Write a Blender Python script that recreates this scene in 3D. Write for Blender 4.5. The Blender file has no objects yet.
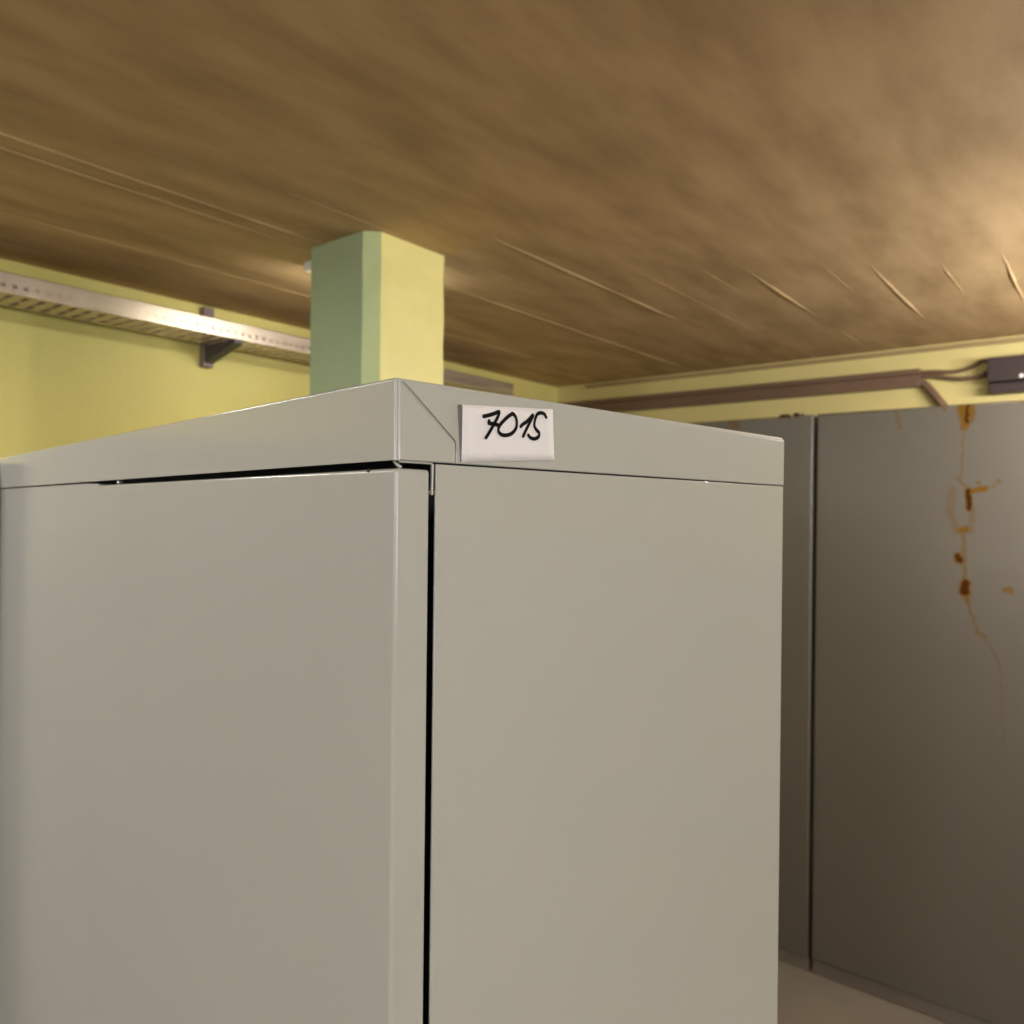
import bpy, bmesh, math, random
from mathutils import Vector, Matrix
random.seed(7)
S = bpy.context.scene
COL = S.collection
PI = math.pi

# ------------------------------------------------------------------ camera
cam_d = bpy.data.cameras.new('camera'); cam = bpy.data.objects.new('camera', cam_d); COL.objects.link(cam)
cam.matrix_world = (Matrix.Translation((0, 0, 1.881)) @ Matrix.Rotation(math.radians(38.5), 4, 'Z')
                    @ Matrix.Rotation(PI/2, 4, 'X') @ Matrix.Rotation(math.radians(0.62), 4, 'Z'))
cam_d.sensor_width = 36; cam_d.sensor_fit = 'HORIZONTAL'; cam_d.lens = 36*769/1024
cam_d.clip_start = .02; cam_d.clip_end = 60
cam_d.dof.use_dof = True; cam_d.dof.focus_distance = .48; cam_d.dof.aperture_fstop = 10.5
S.camera = cam

# ------------------------------------------------------------------ world, exposure
w = bpy.data.worlds.new('world'); S.world = w; w.use_nodes = True
w.node_tree.nodes['Background'].inputs[0].default_value = (.9, .85, .7, 1)
w.node_tree.nodes['Background'].inputs[1].default_value = .0
S.view_settings.view_transform = 'Standard'; S.view_settings.look = 'None'
S.view_settings.exposure = 0; S.view_settings.gamma = 1; S.view_settings.use_curve_mapping = False
S.cycles.max_bounces = 8; S.cycles.diffuse_bounces = 5

# ------------------------------------------------------------------ ceiling lamps of the room outside the view (area lights at their places)
def area(name, loc, sx, sy, power, color=(1, .93, .80), rot=(0, 0, 0)):
    d = bpy.data.lights.new(name, 'AREA'); d.shape = 'RECTANGLE'; d.size = sx; d.size_y = sy
    d.energy = power; d.color = color
    o = bpy.data.objects.new(name, d); COL.objects.link(o); o.location = loc; o.rotation_euler = rot
    return o
def tube_light(x, y, z, power, color=(1, .965, .94), n=4, length=1.2):
    """a bare tube lamp: it shines to all sides"""
    for i in range(n):
        d = bpy.data.lights.new('tube_light', 'POINT'); d.energy = power/n; d.color = color; d.shadow_soft_size = .035
        o = bpy.data.objects.new('tube_light', d); COL.objects.link(o); o.location = (x, y+length*((i+.5)/n-.5), z)
tube_light(.45, 2.6, 2.36, 92)
tube_light(1.2, -.9, 2.52, 40)
tube_light(-.2, -4.6, 2.52, 45)
area('lamp_light', (-1.86, -.25, 2.56), .10, 1.3, 19, (1, .965, .94))
area('lamp_light', (-1.86, -2.9, 2.56), .10, 1.3, 30, (1, .965, .94))
# daylight-coloured fill lights, added for soft light and edge highlights; no windows built
area('added_fill', (1.1, -8.6, 2.2), .9, .5, 90, (.90, .95, 1), (math.radians(90), 0, 0))
area('added_fill', (3.1, -1.6, 1.85), 1.8, .9, 48, (.90, .95, 1), (math.radians(90), 0, math.radians(90)))

# ------------------------------------------------------------------ materials
def nmat(name):
    m = bpy.data.materials.new(name); m.use_nodes = True
    return m, m.node_tree, m.node_tree.nodes['Principled BSDF']
def paint(name, col, rough=.5, col2=None, scale=3., amount=.5, stretch=(1, 1, 1), bump=0, bscale=60., metal=0, spec=.5, detail=4):
    m, t, b = nmat(name); N = t.nodes; L = t.links
    b.inputs['Roughness'].default_value = rough; b.inputs['Metallic'].default_value = metal
    b.inputs['Specular IOR Level'].default_value = spec
    tc = N.new('ShaderNodeTexCoord'); mp = N.new('ShaderNodeMapping'); mp.inputs['Scale'].default_value = stretch
    L.new(tc.outputs['Object'], mp.inputs['Vector'])
    b.inputs['Base Color'].default_value = (*col, 1)
    if col2:
        n = N.new('ShaderNodeTexNoise'); n.inputs['Scale'].default_value = scale; n.inputs['Detail'].default_value = detail
        L.new(mp.outputs[0], n.inputs['Vector'])
        r = N.new('ShaderNodeMapRange'); r.inputs[1].default_value = .35; r.inputs[2].default_value = .68; r.inputs[4].default_value = amount
        L.new(n.outputs['Fac'], r.inputs[0])
        x = N.new('ShaderNodeMix'); x.data_type = 'RGBA'; x.inputs[6].default_value = (*col, 1); x.inputs[7].default_value = (*col2, 1)
        L.new(r.outputs[0], x.inputs[0]); L.new(x.outputs[2], b.inputs['Base Color'])
    if bump:
        n2 = N.new('ShaderNodeTexNoise'); n2.inputs['Scale'].default_value = bscale; n2.inputs['Detail'].default_value = 3
        L.new(mp.outputs[0], n2.inputs['Vector'])
        bp = N.new('ShaderNodeBump'); bp.inputs['Strength'].default_value = bump; bp.inputs['Distance'].default_value = .01
        L.new(n2.outputs['Fac'], bp.inputs['Height']); L.new(bp.outputs[0], b.inputs['Normal'])
    return m
M = {}
M['grey'] = paint('cabinet_enamel', (.45, .455, .425), .16, (.43, .435, .405), 2.2, .6, bump=.012, bscale=8, spec=.46)
M['neighbour'] = paint('olive_enamel', (.035, .032, .018), .6)
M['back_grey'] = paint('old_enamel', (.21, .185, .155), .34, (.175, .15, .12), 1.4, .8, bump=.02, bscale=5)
M['paper'] = paint('paper', (.80, .775, .79), .75, (.76, .73, .75), 60, .6)
M['ink'] = paint('marker_ink', (.004, .004, .005), .8, spec=.1)
M['edge_shade'] = paint('paper_edge_shade', (.17, .165, .155), .5)  # shade at the label's left edge, put into a dark grey
M['yellow'] = paint('yellow_wall_paint', (.71, .61, .19), .6, (.64, .59, .20), 1.6, .8, bump=.15, bscale=40)
M['yellow_back'] = paint('pale_yellow_wall_paint', (.62, .53, .21), .6, (.56, .47, .19), 2.5, .7, bump=.15, bscale=40)
M['col_yellow'] = paint('column_yellow_paint', (.84, .77, .29), .45, (.78, .71, .27), 14, .6, bump=.12, bscale=30)
M['col_green'] = paint('column_green_paint', (.34, .42, .25), .5, (.30, .39, .25), 5, .6, bump=.15, bscale=30)
M['col_light'] = paint('column_light_green_paint', (.53, .62, .31), .5)
M['concrete'] = paint('board_marked_concrete', (.56, .385, .20), .7, (.38, .25, .115), 4.2, 1.0, (2.2, .6, 1), bump=.10, bscale=9)
M['zinc'] = paint('galvanised_steel', (.62, .53, .44), .36, (.52, .45, .38), 30, .5, metal=.75)
M['dark_metal'] = paint('dark_steel', (.045, .04, .045), .5)
M['brown_pvc'] = paint('brown_duct', (.155, .092, .055), .45, (.13, .075, .045), 4, .6)
M['box'] = paint('dark_brown_box', (.034, .02, .02), .5)
M['white'] = paint('white_plastic', (.75, .73, .7), .4)
M['wood'] = paint('ceiling_batten_wood', (.34, .24, .11), .6, (.27, .18, .08), 8, .7, (1, 8, 8))
M['dado'] = paint('grey_dado_paint', (.36, .33, .275), .5, (.33, .30, .25), 2, .7)
M['floor'] = paint('floor_screed', (.22, .19, .15), .6, (.17, .15, .12), 2, .8)
M['lamp_body'] = paint('lamp_white', (.75, .74, .70), .45)
M['steel'] = paint('bright_steel', (.6, .6, .57), .3, metal=.8)
M['black'] = paint('black_rubber', (.012, .012, .012), .6)
def emit(name, col, s):
    m, t, b = nmat(name); b.inputs['Base Color'].default_value = (.9, .9, .85, 1)
    b.inputs['Emission Color'].default_value = (*col, 1); b.inputs['Emission Strength'].default_value = s
    return m
M['tube'] = emit('lit_tube', (1, .95, .86), 48)

RUST = [(-0.456, 2.306, -0.456, 2.264, 0.026, 0.85, 0), (-0.462, 2.264, -0.459, 2.215, 0.014, 0.85, 0), (-0.437, 2.27, -0.441, 2.238, 0.012, 0.7, 0), (-0.45, 2.29, -0.455, 2.23, 0.008, 0.8, 1), (-0.4615, 2.2073, -0.4692, 2.0092, 0.0048, 0.35, 0), (-0.4822, 2.0241, -0.437, 1.9722, 0.0063, 0.45, 0), (-0.4496, 1.9686, -0.3902, 1.9862, 0.0087, 0.95, 0), (-0.4465, 1.9722, -0.4428, 1.9137, 0.0103, 1, 1), (-0.498, 1.98, -0.5037, 1.8986, 0.0139, 0.3, 0), (-0.5037, 1.8986, -0.4803, 1.825, 0.0119, 0.35, 0), (-0.4301, 1.9138, -0.4357, 1.8334, 0.0099, 0.35, 0), (-0.4675, 1.829, -0.4516, 1.8367, 0.0119, 0.8, 0), (-0.4762, 1.7331, -0.4729, 1.7222, 0.0151, 1, 1), (-0.461, 1.8145, -0.4532, 1.6681, 0.0079, 0.45, 0), (-0.4529, 1.6388, -0.4526, 1.6059, 0.0175, 1, 1), (-0.4526, 1.6059, -0.4427, 1.57, 0.0079, 0.7, 0), (-0.4427, 1.5627, -0.4102, 1.4638, 0.0052, 0.5, 0), (-0.4165, 1.4631, -0.3883, 1.4481, 0.0079, 0.45, 0), (-0.3882, 1.4444, -0.3383, 1.3428, 0.004, 0.35, 0), (-0.3383, 1.3428, -0.3297, 1.0695, 0.004, 0.25, 0), (-0.3227, 1.6225, -0.3137, 1.6196, 0.0119, 0.7, 0), (-0.3535, 2.0109, -0.3505, 2.0109, 0.0079, 0.5, 0), (-0.3717, 1.9896, -0.3656, 1.9932, 0.0063, 0.4, 0), (-0.4184, 2.0084, -0.4121, 2.001, 0.0063, 0.5, 0), (-0.6869, 2.2785, -0.6758, 2.2201, 0.0087, 0.35, 0), (-0.5304, 2.2934, -0.527, 2.282, 0.0079, 0.5, 0)]
def rusty(name, base, segs, ox, top):
    """old enamel with rust stains of their own shape; segs are x, z in metres, ox is the part's own x origin"""
    m, t, b = nmat(name); N = t.nodes; L = t.links
    b.inputs['Roughness'].default_value = .36
    tc = N.new('ShaderNodeTexCoord')
    nz = N.new('ShaderNodeTexNoise'); nz.inputs['Scale'].default_value = 38; nz.inputs['Detail'].default_value = 4
    L.new(tc.outputs['Object'], nz.inputs['Vector'])
    def vm(op, a, c=None, s=None):
        n = N.new('ShaderNodeVectorMath'); n.operation = op
        for i, v in enumerate((a, c)):
            if v is None: continue
            if isinstance(v, (tuple, list)): n.inputs[i].default_value = v
            else: L.new(v, n.inputs[i])
        if s is not None: L.new(s, n.inputs['Scale']) if not isinstance(s, float) else setattr(n.inputs['Scale'], 'default_value', s)
        return n
    def mt(op, a, c=None, clamp=False):
        n = N.new('ShaderNodeMath'); n.operation = op; n.use_clamp = clamp
        for i, v in enumerate((a, c)):
            if v is None: continue
            if isinstance(v, (int, float)): n.inputs[i].default_value = v
            else: L.new(v, n.inputs[i])
        return n.outputs[0]
    off = vm('SCALE', vm('SUBTRACT', nz.outputs['Color'], (.5, .5, .5)).outputs[0], s=.028).outputs[0]
    nf = N.new('ShaderNodeTexNoise'); nf.inputs['Scale'].default_value = 120; nf.inputs['Detail'].default_value = 3
    L.new(tc.outputs['Object'], nf.inputs['Vector'])
    off = vm('ADD', off, vm('SCALE', vm('SUBTRACT', nf.outputs['Color'], (.5, .5, .5)).outputs[0], s=.014).outputs[0]).outputs[0]
    p = vm('MULTIPLY', vm('ADD', tc.outputs['Object'], off).outputs[0], (1, 0, 1)).outputs[0]
    light = None; dark = None
    for (x0, z0, x1, z1, r, s, k) in segs:
        a = (x0-ox, 0, z0); d = (x1-x0, 0, z1-z0); dd = max(1e-9, d[0]**2+d[2]**2)
        pa = vm('SUBTRACT', p, a).outputs[0]
        h = mt('MULTIPLY', vm('DOT_PRODUCT', pa, d).outputs['Value'], 1/dd, True)
        q = vm('SUBTRACT', pa, vm('SCALE', d, s=h).outputs[0]).outputs[0]
        ln = vm('LENGTH', q).outputs['Value']
        def mask(rad, st):
            mr = N.new('ShaderNodeMapRange'); mr.interpolation_type = 'SMOOTHSTEP'
            mr.inputs[1].default_value = rad*.6; mr.inputs[2].default_value = rad*1.5
            mr.inputs[3].default_value = st; mr.inputs[4].default_value = 0
            L.new(ln, mr.inputs[0]); return mr.outputs[0]
        v = mask(r, min(1, s*1.15)); light = v if light is None else mt('MAXIMUM', light, v)
        if k: v = mask(r*.72, .95); dark = v if dark is None else mt('MAXIMUM', dark, v)
    # rusty upper edge
    sx = N.new('ShaderNodeSeparateXYZ'); L.new(tc.outputs['Object'], sx.inputs[0])
    n3 = N.new('ShaderNodeTexNoise'); n3.inputs['Scale'].default_value = 14; n3.inputs['Detail'].default_value = 5
    L.new(tc.outputs['Object'], n3.inputs['Vector'])
    e = mt('ADD', mt('MULTIPLY', mt('SUBTRACT', sx.outputs['Z'], top), 75), mt('MULTIPLY', mt('SUBTRACT', n3.outputs['Fac'], .38), 4.2), True)
    e = mt('MULTIPLY', e, .85)
    light = e if light is None else mt('MAXIMUM', light, e)
    n4 = N.new('ShaderNodeTexNoise'); n4.inputs['Scale'].default_value = 1.6; L.new(tc.outputs['Object'], n4.inputs['Vector'])
    def mix(f, a, c):
        x = N.new('ShaderNodeMix'); x.data_type = 'RGBA'
        for i, v in ((0, f), (6, a), (7, c)):
            if isinstance(v, (tuple, float, int)): x.inputs[i].default_value = v
            else: L.new(v, x.inputs[i])
        return x.outputs[2]
    c = mix(n4.outputs['Fac'], (*base, 1), tuple(.82*v for v in base)+(1,))
    c = mix(light, c, (.15, .078, .011, 1))
    if dark is not None: c = mix(dark, c, (.05, .016, .003, 1))
    L.new(c, b.inputs['Base Color'])
    L.new(mt('MULTIPLY', mt('SUBTRACT', 1, light), .5), b.inputs['Specular IOR Level'])
    return m

# ------------------------------------------------------------------ helpers
def link(name, bm, mats, parent=None, smooth=False, loc=None, rz=0):
    me = bpy.data.meshes.new(name)
    bmesh.ops.recalc_face_normals(bm, faces=bm.faces[:])
    bm.to_mesh(me); bm.free()
    for m in (mats if isinstance(mats, (list, tuple)) else [mats]): me.materials.append(m)
    if smooth:
        for p in me.polygons: p.use_smooth = True
        try: me.set_sharp_from_angle(angle=math.radians(smooth if smooth is not True else 40))
        except Exception: pass
    o = bpy.data.objects.new(name, me); COL.objects.link(o)
    if smooth:
        wn = o.modifiers.new('normals', 'WEIGHTED_NORMAL'); wn.keep_sharp = True; wn.weight = 80
    if parent: o.parent = parent
    if loc: o.location = loc
    o.rotation_euler.z = rz
    return o
def thing(name, label, cat, loc=(0, 0, 0), rz=0, group=None):
    o = bpy.data.objects.new(name, None); COL.objects.link(o); o.location = loc; o.rotation_euler.z = rz
    o.empty_display_size = .1
    o['label'] = label; o['category'] = cat
    if group: o['group'] = group
    return o
def tag(o, label, cat, group=None):
    o['label'] = label; o['category'] = cat
    if group: o['group'] = group
    return o
def struct(o): o['kind'] = 'structure'; return o
def box(bm, x0, x1, y0, y1, z0, z1, bev=0, segs=2, mi=0, edges=None):
    r = bmesh.ops.create_cube(bm, size=1)
    vs = r['verts']
    for v in vs:
        v.co = Vector((x0+(v.co.x+.5)*(x1-x0), y0+(v.co.y+.5)*(y1-y0), z0+(v.co.z+.5)*(z1-z0)))
    fs = list({f for v in vs for f in v.link_faces}); es = list({e for v in vs for e in v.link_edges})
    for f in fs: f.material_index = mi
    if bev:
        if edges: es = [e for e in es if edges(e)]
        bmesh.ops.bevel(bm, geom=es, offset=bev, segments=segs, profile=.5, affect='EDGES', clamp_overlap=True)
def plate_yz(bm, pts, x0, x1, bev=0, segs=2):
    """a plate lying in the y-z plane between x0 and x1"""
    a = [bm.verts.new((x0, y, z)) for y, z in pts]; b = [bm.verts.new((x1, y, z)) for y, z in pts]
    bm.faces.new(a); top = bm.faces.new(b[::-1])
    n = len(pts)
    for i in range(n): bm.faces.new((a[i], a[(i+1) % n], b[(i+1) % n], b[i]))
    if bev: bmesh.ops.bevel(bm, geom=[e for e in top.edges], offset=bev, segments=segs, profile=.5, affect='EDGES')
def tube(bm, pts, r, seg=10, sub=6):
    P = [Vector(p) for p in pts]; Q = []
    for i in range(len(P)-1):
        p0 = P[max(0, i-1)]; p1 = P[i]; p2 = P[i+1]; p3 = P[min(len(P)-1, i+2)]
        for k in range(sub):
            t = k/sub
            Q.append(.5*((2*p1)+(-p0+p2)*t+(2*p0-5*p1+4*p2-p3)*t*t+(-p0+3*p1-3*p2+p3)*t**3))
    Q.append(P[-1]); rings = []
    for i, q in enumerate(Q):
        d = (Q[min(i+1, len(Q)-1)]-Q[max(i-1, 0)]).normalized()
        u = d.cross(Vector((0, 1, 0.01))).normalized(); v = d.cross(u).normalized()
        rings.append([bm.verts.new(q+r*(math.cos(2*PI*k/seg)*u+math.sin(2*PI*k/seg)*v)) for k in range(seg)])
    for a, b in zip(rings, rings[1:]):
        for k in range(seg): bm.faces.new((a[k], a[(k+1) % seg], b[(k+1) % seg], b[k]))
    bm.faces.new(rings[0]); bm.faces.new(rings[-1])
def cyl(bm, c, axis, r, l, seg=16):
    rot = {'z': Matrix(), 'x': Matrix.Rotation(PI/2, 4, 'Y'), 'y': Matrix.Rotation(PI/2, 4, 'X')}[axis]
    bmesh.ops.create_cone(bm, cap_ends=True, segments=seg, radius1=r, radius2=r, depth=l, matrix=Matrix.Translation(c) @ rot)

# ------------------------------------------------------------------ room shell
XL, XR, YB, YF, ZC = -2.607, 3.2, 3.69, -9.2, 2.615
def slab(name, mat, *b):
    bm = bmesh.new(); box(bm, *b); return struct(link(name, bm, mat))
slab('floor', M['floor'], XL-.12, XR+.12, YF-.12, YB+.12, -.12, 0)
def wall(name, mat, x0, x1, y0, y1, zd=1.66):
    bm = bmesh.new(); box(bm, x0, x1, y0, y1, 0, ZC)
    bmesh.ops.bisect_plane(bm, geom=bm.verts[:]+bm.edges[:]+bm.faces[:], plane_co=(0, 0, zd), plane_no=(0, 0, 1))
    for f in bm.faces: f.material_index = 1 if f.calc_center_median().z < zd and abs(f.normal.z) < .5 else 0
    return struct(link(name, bm, [mat, M['dado']]))
wall('wall_left', M['yellow'], XL-.12, XL, YF, YB)
wall('wall_right', M['yellow'], XR, XR+.12, YF, YB)
wall('wall_back', M['yellow_back'], XL-.12, XR+.12, YB, YB+.12)
wall('wall_front', M['yellow'], XL-.12, XR+.12, YF-.12, YF)
bm = bmesh.new()
box(bm, XL, XL+.03, -2.5, -.02, 0, 2.12, .003); box(bm, XL, XL+.03, -.01, .30, 0, 2.12, .003)
struct(link('added_panel_1', bm, M['dado']))  # unseen grey panel added so the cabinet front mirrors grey instead of yellow
# ceiling with the ridges its formwork boards left
bm = bmesh.new(); box(bm, XL-.12, XR+.12, YF-.12, YB+.12, ZC, ZC+.12)
def ridge(x, y0, y1, wd, h):
    n = max(2, int((y1-y0)/.12)); prev = None
    for i in range(n+1):
        y = y0+(y1-y0)*i/n; k = min(1, i/2, (n-i)/2); hh = .42*h*k*random.uniform(.7, 1.15); xx = x+random.uniform(-.0015, .0015)
        cur = [bm.verts.new((xx-wd/2, y, ZC+.001)), bm.verts.new((xx, y, ZC-hh)), bm.verts.new((xx+wd/2, y, ZC+.001))]
        if prev:
            bm.faces.new((prev[0], prev[1], cur[1], cur[0])); bm.faces.new((prev[1], prev[2], cur[2], cur[1]))
        prev = cur
for x, y0, y1, wd, h in [(-1.735, .2, 3.66, .017, .009), (-1.33, 1.5, 2.75, .015, .008), (-1.33, 3.0, 3.5, .01, .003), (-1.0, 2.1, 2.5, .012, .007),
                         (-.893, 2.2, 2.95, .017, .010), (-.888, 3.1, 3.55, .015, .008), (-.70, 2.3, 2.75, .013, .007), (-.70, 2.8, 3.15, .012, .007),
                         (-.587, 2.4, 3.2, .014, .009), (-.42, 2.5, 2.95, .013, .008), (-.272, 2.5, 3.2, .013, .009), (-2.2, .6, 3.4, .012, .005),
                         (-1.52, .9, 2.2, .008, .003), (-1.16, 1.9, 3.3, .009, .003)]:
    ridge(x, y0, y1, wd, h)
x = -2.4
while x < 3.1:
    if x > -.2 or random.random() < .6:
        y0 = random.uniform(-3, .5); ridge(x+random.uniform(-.02, .02), y0, y0+random.uniform(1, 2.4), random.uniform(.008, .016), random.uniform(.003, .009))
        if x > -.2: ridge(x, y0+2.6, min(3.6, y0+4.4), .013, random.uniform(.003, .009))
    x += .2
struct(link('ceiling', bm, M['concrete'], smooth=False))
bm = bmesh.new(); box(bm, -2.4, XR, YB-.02, YB, 2.588, 2.604, .002)
struct(link('trim_1', bm, M['wood']))

# ------------------------------------------------------------------ painted column
bm = bmesh.new()
cx0, cx1, cy0, cy1, ch = -1.788, -1.5355, 1.332, 1.604, .0335
poly = [(cx0, cy0), (cx1-ch, cy0), (cx1, cy0+ch), (cx1, cy1), (cx0, cy1)]
N_ = 40
rings = []
for i in range(N_+1):
    z = ZC*i/N_; rings.append([bm.verts.new((px+random.uniform(-.0012, .0012), py+random.uniform(-.0015, .0015), z)) for px, py in poly])
for a, b in zip(rings, rings[1:]):
    for k in range(5):
        f = bm.faces.new((a[k], a[(k+1) % 5], b[(k+1) % 5], b[k])); f.material_index = (0, 1, 2, 0, 0)[k]
bm.faces.new(rings[0]); bm.faces.new(rings[-1])
tag(link('column', bm, [M['col_green'], M['col_light'], M['col_yellow']]), 'square column painted green in front and yellow on its side, rising to the ceiling', 'column')

# ------------------------------------------------------------------ cable tray on the left wall
ct = thing('cable_tray', 'perforated metal cable tray running along the yellow wall under the ceiling', 'cable tray', (-2.4, .4, 2.467))
TY0, TY1, TP = -.6, 2.64, .028
def flange(bm, x, side=1):
    h = .056; t = .0016
    if side < 0:
        box(bm, x-t, x, TY0, TY1-.01, 0, .088); return
    n = int((TY1-TY0)/TP)
    def q(y0, y1, z0, z1): box(bm, x-t, x, y0, y1, z0, z1)
    q(TY0, TY0+n*TP, 0, .014); q(TY0, TY0+n*TP, .026, h)
    for i in range(n): y = TY0+i*TP; q(y, y+TP*.62, .014, .026)
    box(bm, x-.008 if side > 0 else x, x if side > 0 else x+.008, TY0, TY0+n*TP, h-.0016, h)
bm = bmesh.new(); flange(bm, 0); link('side_rail', bm, M['zinc'], ct)
bm = bmesh.new(); flange(bm, -.163, -1); link('side_rail', bm, M['zinc'], ct)
bm = bmesh.new()
n = int((TY1-TY0)/.042)
for i in range(n):
    y = TY0+i*.042
    box(bm, -.1625, -.0016, y, y+.026, 0, .0016)
    for x0, x1 in ((-.1625, -.15), (-.09, -.076), (-.016, -.0016)): box(bm, x0, x1, y+.026, y+.042, 0, .0016)
link('tray_bottom', bm, M['zinc'], ct)
# wall bracket that carries it
br = thing('tray_bracket', 'dark steel bracket with a wall rail, carrying the cable tray', 'bracket', (XL, 1.48, 2.39))
bm = bmesh.new(); box(bm, 0, .03, -.02, .02, 0, .215, .003); box(bm, .03, .0315, -.008, .008, .01, .2); link('wall_rail', bm, paint('rail_steel', (.20, .15, .15), .45, metal=.3), br)
bm = bmesh.new()
p = [(.03, .012), (.03, .074), (.222, .074), (.222, .060)]
a = [bm.verts.new((x, -.016, z)) for x, z in p]; b = [bm.verts.new((x, .016, z)) for x, z in p]
bm.faces.new(a); bm.faces.new(b[::-1])
for i in range(4): bm.faces.new((a[i], a[(i+1) % 4], b[(i+1) % 4], b[i]))
link('arm', bm, M['dark_metal'], br)

# ------------------------------------------------------------------ ceiling lamp near the column
lm = thing('ceiling_lamp', 'short lit tube lamp under the ceiling, behind the green and yellow column', 'lamp', (-1.86, 1.60, ZC))
bm = bmesh.new(); box(bm, -.045, .045, -.21, .21, -.03, 0, .006); link('housing', bm, M['lamp_body'], lm)
bm = bmesh.new(); cyl(bm, (0, 0, -.052), 'y', .013, .35, 20); link('tube', bm, M['tube'], lm, smooth=True)
for sy in (-.185, .185):
    bm = bmesh.new(); box(bm, -.016, .016, sy-.012, sy+.012, -.068, -.029, .003)
    link('tube_holder', bm, M['lamp_body'], lm)

# ------------------------------------------------------------------ duct, cables and box on the back wall
dy = YB
cd = thing('cable_duct', 'flat brown cable duct fixed along the back wall above the grey cabinets', 'cable duct', (-1.65, dy, 2.437))
bm = bmesh.new(); box(bm, -.93, .965, -.04, 0, 0, .052, .003); link('duct_base', bm, M['brown_pvc'], cd)
bm = bmesh.new(); box(bm, -.93, .965, -.044, 0, .053, .076, .003); link('duct_cover', bm, M['brown_pvc'], cd)
bm = bmesh.new(); tube(bm, [(-.684, dy-.022, 2.455), (-.67, dy-.022, 2.444), (-.65, dy-.024, 2.42), (-.615, dy-.026, 2.372), (-.58, dy-.026, 2.31), (-.56, dy-.026, 2.2)], .0165)
tag(link('thick_cable', bm, M['brown_pvc'], smooth=True), 'thick brown cable bending down from the duct end behind the rusty cabinet', 'cable')
bm = bmesh.new(); tube(bm, [(-.684, dy-.012, 2.500), (-.64, dy-.012, 2.498), (-.56, dy-.012, 2.490), (-.50, dy-.012, 2.503), (-.46, dy-.012, 2.524), (-.437, dy-.012, 2.52)], .0085)
tag(link('thin_cable', bm, M['brown_pvc'], smooth=True), 'thin cable arching up into the top corner of the dark junction box', 'cable')
bm = bmesh.new(); tube(bm, [(-.684, dy-.034, 2.480), (-.63, dy-.034, 2.476), (-.56, dy-.034, 2.460), (-.50, dy-.034, 2.454), (-.45, dy-.04, 2.462)], .0085)
tag(link('thin_cable', bm, M['brown_pvc'], smooth=True), 'thin cable sagging into the lower side of the dark junction box', 'cable')
jb = thing('junction_box', 'dark brown junction box on the back wall over the rusty cabinet', 'junction box', (-.435, dy, 2.379))
bm = bmesh.new(); box(bm, 0, .24, -.09, 0, .044, .142, .004); link('box_body', bm, M['box'], jb)
bm = bmesh.new(); box(bm, .004, .236, -.075, 0, 0, .038, .004); box(bm, .01, .23, -.05, -.0, .036, .046); link('lower_cover', bm, M['box'], jb)
bm = bmesh.new(); cyl(bm, (.117, -.092, .058), 'y', .008, .006, 12); link('screw', bm, M['white'], jb)
bm = bmesh.new(); cyl(bm, (.0, -.045, .085), 'x', .012, .03, 12); link('cable_gland', bm, M['dark_metal'], jb)

# ------------------------------------------------------------------ two tall cabinets by the back wall
TOPZ = 2.296
def tall_cabinet(name_label, x0, x1, mat_front):
    c = thing('tall_cabinet', name_label, 'cabinet', (x1, 3.24, 0))
    wdt = x1-x0
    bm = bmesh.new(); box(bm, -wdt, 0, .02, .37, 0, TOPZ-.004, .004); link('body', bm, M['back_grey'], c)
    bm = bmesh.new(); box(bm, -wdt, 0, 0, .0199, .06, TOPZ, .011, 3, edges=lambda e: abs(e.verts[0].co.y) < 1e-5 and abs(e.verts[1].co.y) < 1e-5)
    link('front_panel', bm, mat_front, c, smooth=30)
    return c
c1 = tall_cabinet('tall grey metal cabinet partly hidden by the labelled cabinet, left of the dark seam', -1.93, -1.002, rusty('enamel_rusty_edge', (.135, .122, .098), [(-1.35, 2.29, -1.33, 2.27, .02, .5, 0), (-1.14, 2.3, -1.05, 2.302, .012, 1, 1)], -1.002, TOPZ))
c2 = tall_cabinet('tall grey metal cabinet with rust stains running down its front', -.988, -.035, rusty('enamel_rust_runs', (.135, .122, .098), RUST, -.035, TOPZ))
bm = bmesh.new()
for cx, w_, h_ in ((-1.118, .05, .012), (-1.07, .03, .016), (-1.045, .012, .01)):
    bmesh.ops.create_icosphere(bm, subdivisions=2, radius=.5, matrix=Matrix.Translation((cx+.998, .012, TOPZ+h_*.3)) @ Matrix.Diagonal((w_, .02, h_, 1)))
o = link('dirt', bm, M['black'], c1); o['kind'] = 'stuff'

# ------------------------------------------------------------------ the labelled cabinet in front
TH = math.radians(-7.7); CX, CY, H = -.29731, .27618, 1.95
W, D, RH = .982, .4250, .0424
cab = thing('metal_cabinet', 'light grey sheet-metal cabinet with a white number label on its top rim', 'cabinet', (CX, CY, 0), TH)
# rim: a folded cap, open below
def cap(W, D, RH, zt, x1=0, y0=0, r=.0017):
    bm = bmesh.new()
    box(bm, x1-W, x1, y0, y0+D, zt-RH, zt, r, 4, edges=lambda e: not (e.verts[0].co.z < zt-RH+1e-5 and e.verts[1].co.z < zt-RH+1e-5))
    dead = [f for f in bm.faces if f.normal.z < -.9 or all(v.co.z < zt-RH+1e-5 for v in f.verts)]
    bmesh.ops.delete(bm, geom=dead, context='FACES')
    return bm
bm = cap(W-.0015, D, RH+.0010, H+.0010, -.0014)
rim = link('top_rim', bm, M['grey'], cab, smooth=35)
sol = rim.modifiers.new('sheet', 'SOLIDIFY'); rim.modifiers.move(1, 0); sol.thickness = .0012; sol.offset = -1
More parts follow.
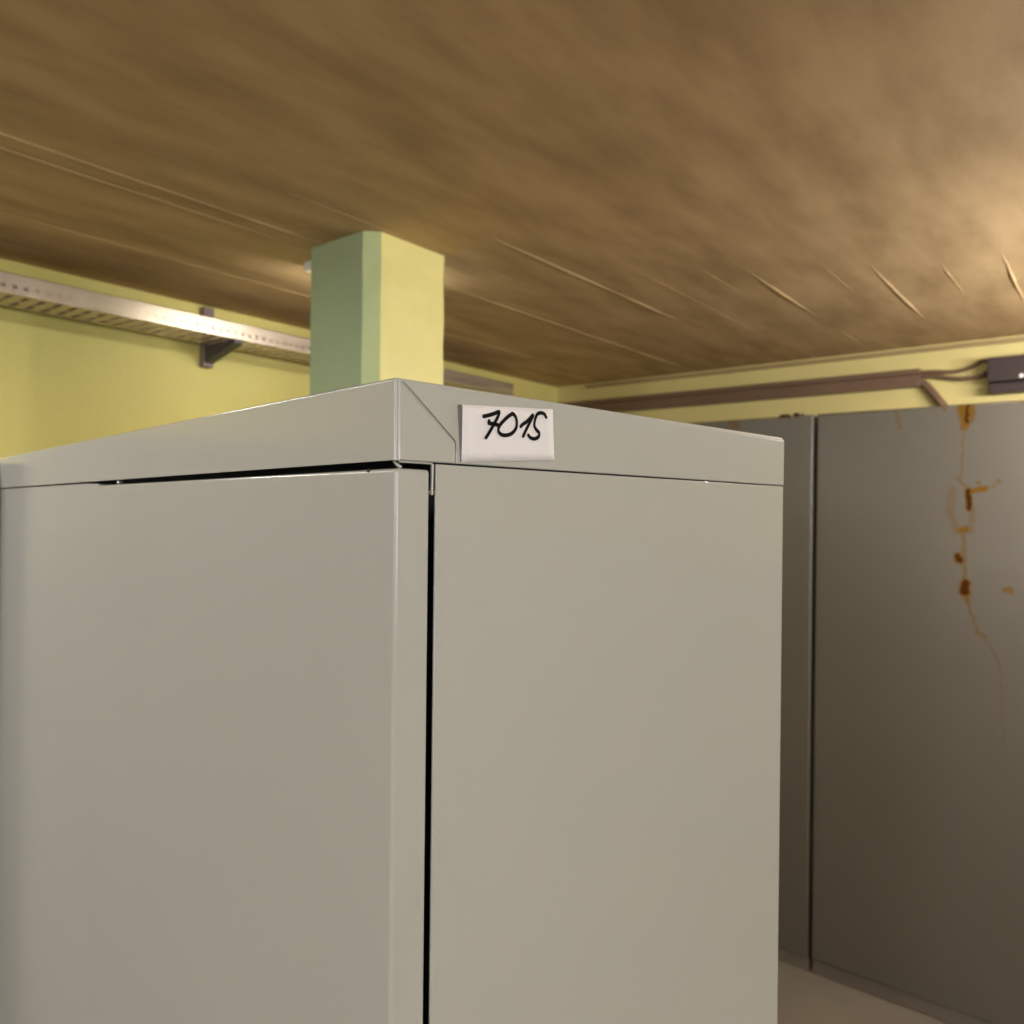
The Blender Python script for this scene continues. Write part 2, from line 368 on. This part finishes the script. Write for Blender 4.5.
# sheet folded round the corner (tab) and the side sheet, a diagonal joint between them
T = .0016
bm = bmesh.new()
plate_yz(bm, [(.0012, H-.0004), (.0400, H-.0312), (.0400, H-RH), (.0018, H-RH-.0002)], -.0019, .0003, .0011, 4)
link('corner_tab', bm, M['grey'], rim)
bm = bmesh.new()
plate_yz(bm, [(.0041, H-.0007), (.1, H-.0016), (D-.001, H-.0018), (D-.001, H-RH), (.0407, H-RH), (.0407, H-.0292)], -.0019, .0001, .0009, 4)
link('side_sheet', bm, M['grey'], rim)
# doors
zd = H-.0466
bm = bmesh.new(); box(bm, -.511, 0, 0, .0213, .085, zd, .0024, 4, edges=lambda e: not all(v.co.y > .0212 for v in e.verts))
dr = link('right_door', bm, M['grey'], cab, smooth=35)
bm = bmesh.new()
vs = [(-.9805, .085), (-.5118, .085), (-.5118, H-.0462), (-.5160, H-.0452), (-.5600, H-.0442), (-.9805, H-.0442)]
a = [bm.verts.new((x, .0012, z)) for x, z in vs]; b = [bm.verts.new((x, .0213, z)) for x, z in vs]
bm.faces.new(a); bm.faces.new(b[::-1])
for i in range(6): bm.faces.new((a[i], a[(i+1) % 6], b[(i+1) % 6], b[i]))
link('left_door', bm, M['grey'], cab)
# carcass: two side panels, back, base
bm = bmesh.new()
plate_yz(bm, [(.0268, 0), (D-.0015, 0), (D-.0015, H-RH-.0009), (.0268, H-RH-.0009)], -.0016, -.0002, .0006, 3)
box(bm, -.022, -.0016, .0600, .0614, .06, H-RH-.0012)                # flange folded inwards behind the door
link('side_panel', bm, M['grey'], cab, smooth=50)
bm = bmesh.new(); plate_yz(bm, [(.0268, 0), (D-.0015, 0), (D-.0015, H-RH-.0009), (.0268, H-RH-.0009)], -W+.0002, -W+.0016); link('side_panel', bm, M['grey'], cab)
bm = bmesh.new(); box(bm, -W+.002, -.002, D-.004, D-.0025, .02, H-RH-.001); link('back_panel', bm, M['grey'], cab)
bm = bmesh.new(); box(bm, -W+.002, -.002, .004, D-.004, 0, .08); link('plinth', bm, M['grey'], cab)
# the thin folded edge that shows in the gap at the corner
bm = bmesh.new()
box(bm, -.0022, -.0010, .0030, .0250, H-RH-.0012, H-RH-.0002, .0003)
plate_yz(bm, [(.0240, H-RH-.0010), (.0250, H-RH-.0010), (.0246, H-.0603), (.0236, H-.0603)], -.0014, .0001, .0003)
link('folded_edge', bm, M['grey'], cab)
# small things in the gap over the door
bm = bmesh.new(); box(bm, -.4645, -.4605, .003, .008, H-.0460, H-.0428, .0006); link('door_catch', bm, M['steel'], cab)
bm = bmesh.new(); tube(bm, [(-.0075, .004, H-.0425), (-.004, .0035, H-.0445), (-.0025, .005, H-.0462)], .0009, 8, 3); link('hinge_pin', bm, M['grey'], cab, smooth=True)
bm = bmesh.new(); box(bm, -.0275, -.0253, -.0002, .002, zd-.0016, zd+.0003, .0004); link('paint_chip', bm, M['black'], dr)

# the handwritten label stuck on the rim
pl = thing('number_label', 'white paper label handwritten 7015 in black marker, stuck on the grey cabinet rim', 'label')
pl.location = (CX, CY, 0); pl.rotation_euler.z = TH
X0 = .00035
bm = bmesh.new()
nx, nz = 14, 6
TL, TR, BR, BL = (.0436, -.0091), (.1181, -.0042), (.1194, -.0364), (.0440, -.0413)
def onp(u, v):
    y = (TL[0]*(1-u)+TR[0]*u)*(1-v)+(BL[0]*(1-u)+BR[0]*u)*v
    z = (TL[1]*(1-u)+TR[1]*u)*(1-v)+(BL[1]*(1-u)+BR[1]*u)*v
    return y, z
def lift(u, v): return .0010*max(0, (.12-u)/.12)**2*(1-v)+.0008*max(0, (u-.9)/.1)**2*v+.00010*(1+math.sin(9*u+3*v))
g = [[None]*(nz+1) for _ in range(nx+1)]
for i in range(nx+1):
    for j in range(nz+1):
        u, v = i/nx, j/nz; y, z = onp(u, v); g[i][j] = bm.verts.new((X0+lift(u, v), y, H+z))
for i in range(nx):
    for j in range(nz): bm.faces.new((g[i][j], g[i+1][j], g[i+1][j+1], g[i][j+1]))
o = link('paper', bm, M['paper'], pl, smooth=True)
sd = o.modifiers.new('sheet', 'SOLIDIFY'); sd.thickness = .00022; sd.offset = 0
bm = bmesh.new(); plate_yz(bm, [(.0409, H-.0093), (.0439, H-.0091), (.0441, H-.0412), (.0433, H-.0410)], X0-.0002, X0+.0001); link('paper_edge_shade', bm, M['edge_shade'], pl)  # thin dark wedge: painted shade along the paper's left edge
STROKES = [[(0.06, -0.0142), (0.0638, -0.0132), (0.0679, -0.0119), (0.072, -0.0104), (0.0715, -0.0125), (0.0701, -0.015), (0.0668, -0.0198), (0.0635, -0.0244), (0.0619, -0.0263)], [(0.0642, -0.0163), (0.064, -0.0177), (0.0668, -0.0178), (0.0714, -0.0182)], [(0.0822, -0.0108), (0.0783, -0.0132), (0.0732, -0.0177), (0.0716, -0.0207), (0.0728, -0.023), (0.0767, -0.0238), (0.0819, -0.0225), (0.0855, -0.0195), (0.0866, -0.0161), (0.0858, -0.0125), (0.084, -0.0108), (0.0825, -0.0104)], [(0.0899, -0.0175), (0.0915, -0.0161), (0.0955, -0.0137), (0.1004, -0.0095), (0.0983, -0.0132), (0.0948, -0.0186), (0.092, -0.0232)], [(0.1118, -0.0099), (0.1103, -0.0081), (0.1072, -0.0076), (0.1041, -0.0087), (0.1024, -0.0115), (0.1015, -0.0156), (0.1031, -0.0182), (0.1057, -0.02), (0.1054, -0.0224), (0.102, -0.024), (0.0983, -0.0236), (0.0964, -0.0222)]]
bm = bmesh.new(); lay = 0
for st in STROKES:
    P = [Vector((0, y, H+z)) for y, z in st]; Q = []
    for i in range(len(P)-1):
        p0, p1, p2, p3 = P[max(0, i-1)], P[i], P[i+1], P[min(len(P)-1, i+2)]
        for k in range(8):
            t = k/8
            Q.append(.5*((2*p1)+(-p0+p2)*t+(2*p0-5*p1+4*p2-p3)*t*t+(-p0+3*p1-3*p2+p3)*t**3))
    Q.append(P[-1])
    X = X0+.00052; L_ = []; R_ = []
    for i, q in enumerate(Q):
        d = (Q[min(i+1, len(Q)-1)]-Q[max(i-1, 0)]); d.normalize(); nrm = Vector((0, -d.z, d.y))
        hw = .00098+.00020*abs(d.y)
        L_.append(bm.verts.new(Vector((X, 0, 0))+q+nrm*hw)); R_.append(bm.verts.new(Vector((X, 0, 0))+q-nrm*hw))
        if i in (0, len(Q)-1):
            lay += 1
            ring = [bm.verts.new((X+.00001*lay, q.y+hw*math.cos(a), q.z+hw*math.sin(a))) for a in [2*PI*k/14 for k in range(14)]]
            bm.faces.new(ring)
    for i in range(len(Q)-1): bm.faces.new((L_[i], L_[i+1], R_[i+1], R_[i]))
link('handwriting', bm, M['ink'], pl)

# ------------------------------------------------------------------ the cabinet next to it (its side mirrors in the door)
nb = thing('metal_cabinet', 'dark olive metal cabinet standing at the left end of the light grey one', 'cabinet', (CX, CY, 0), TH)
bm = bmesh.new(); box(bm, -W-.602, -W-.004, -.034, D-.01, 0, H-.03, .003); link('body', bm, M['neighbour'], nb)
bm = cap(.60, D+.032, .043, H-.006, -W-.0035, -.034); o = link('top_rim', bm, M['neighbour'], nb, smooth=35)
sol = o.modifiers.new('sheet', 'SOLIDIFY'); o.modifiers.move(1, 0); sol.thickness = .0012; sol.offset = -1
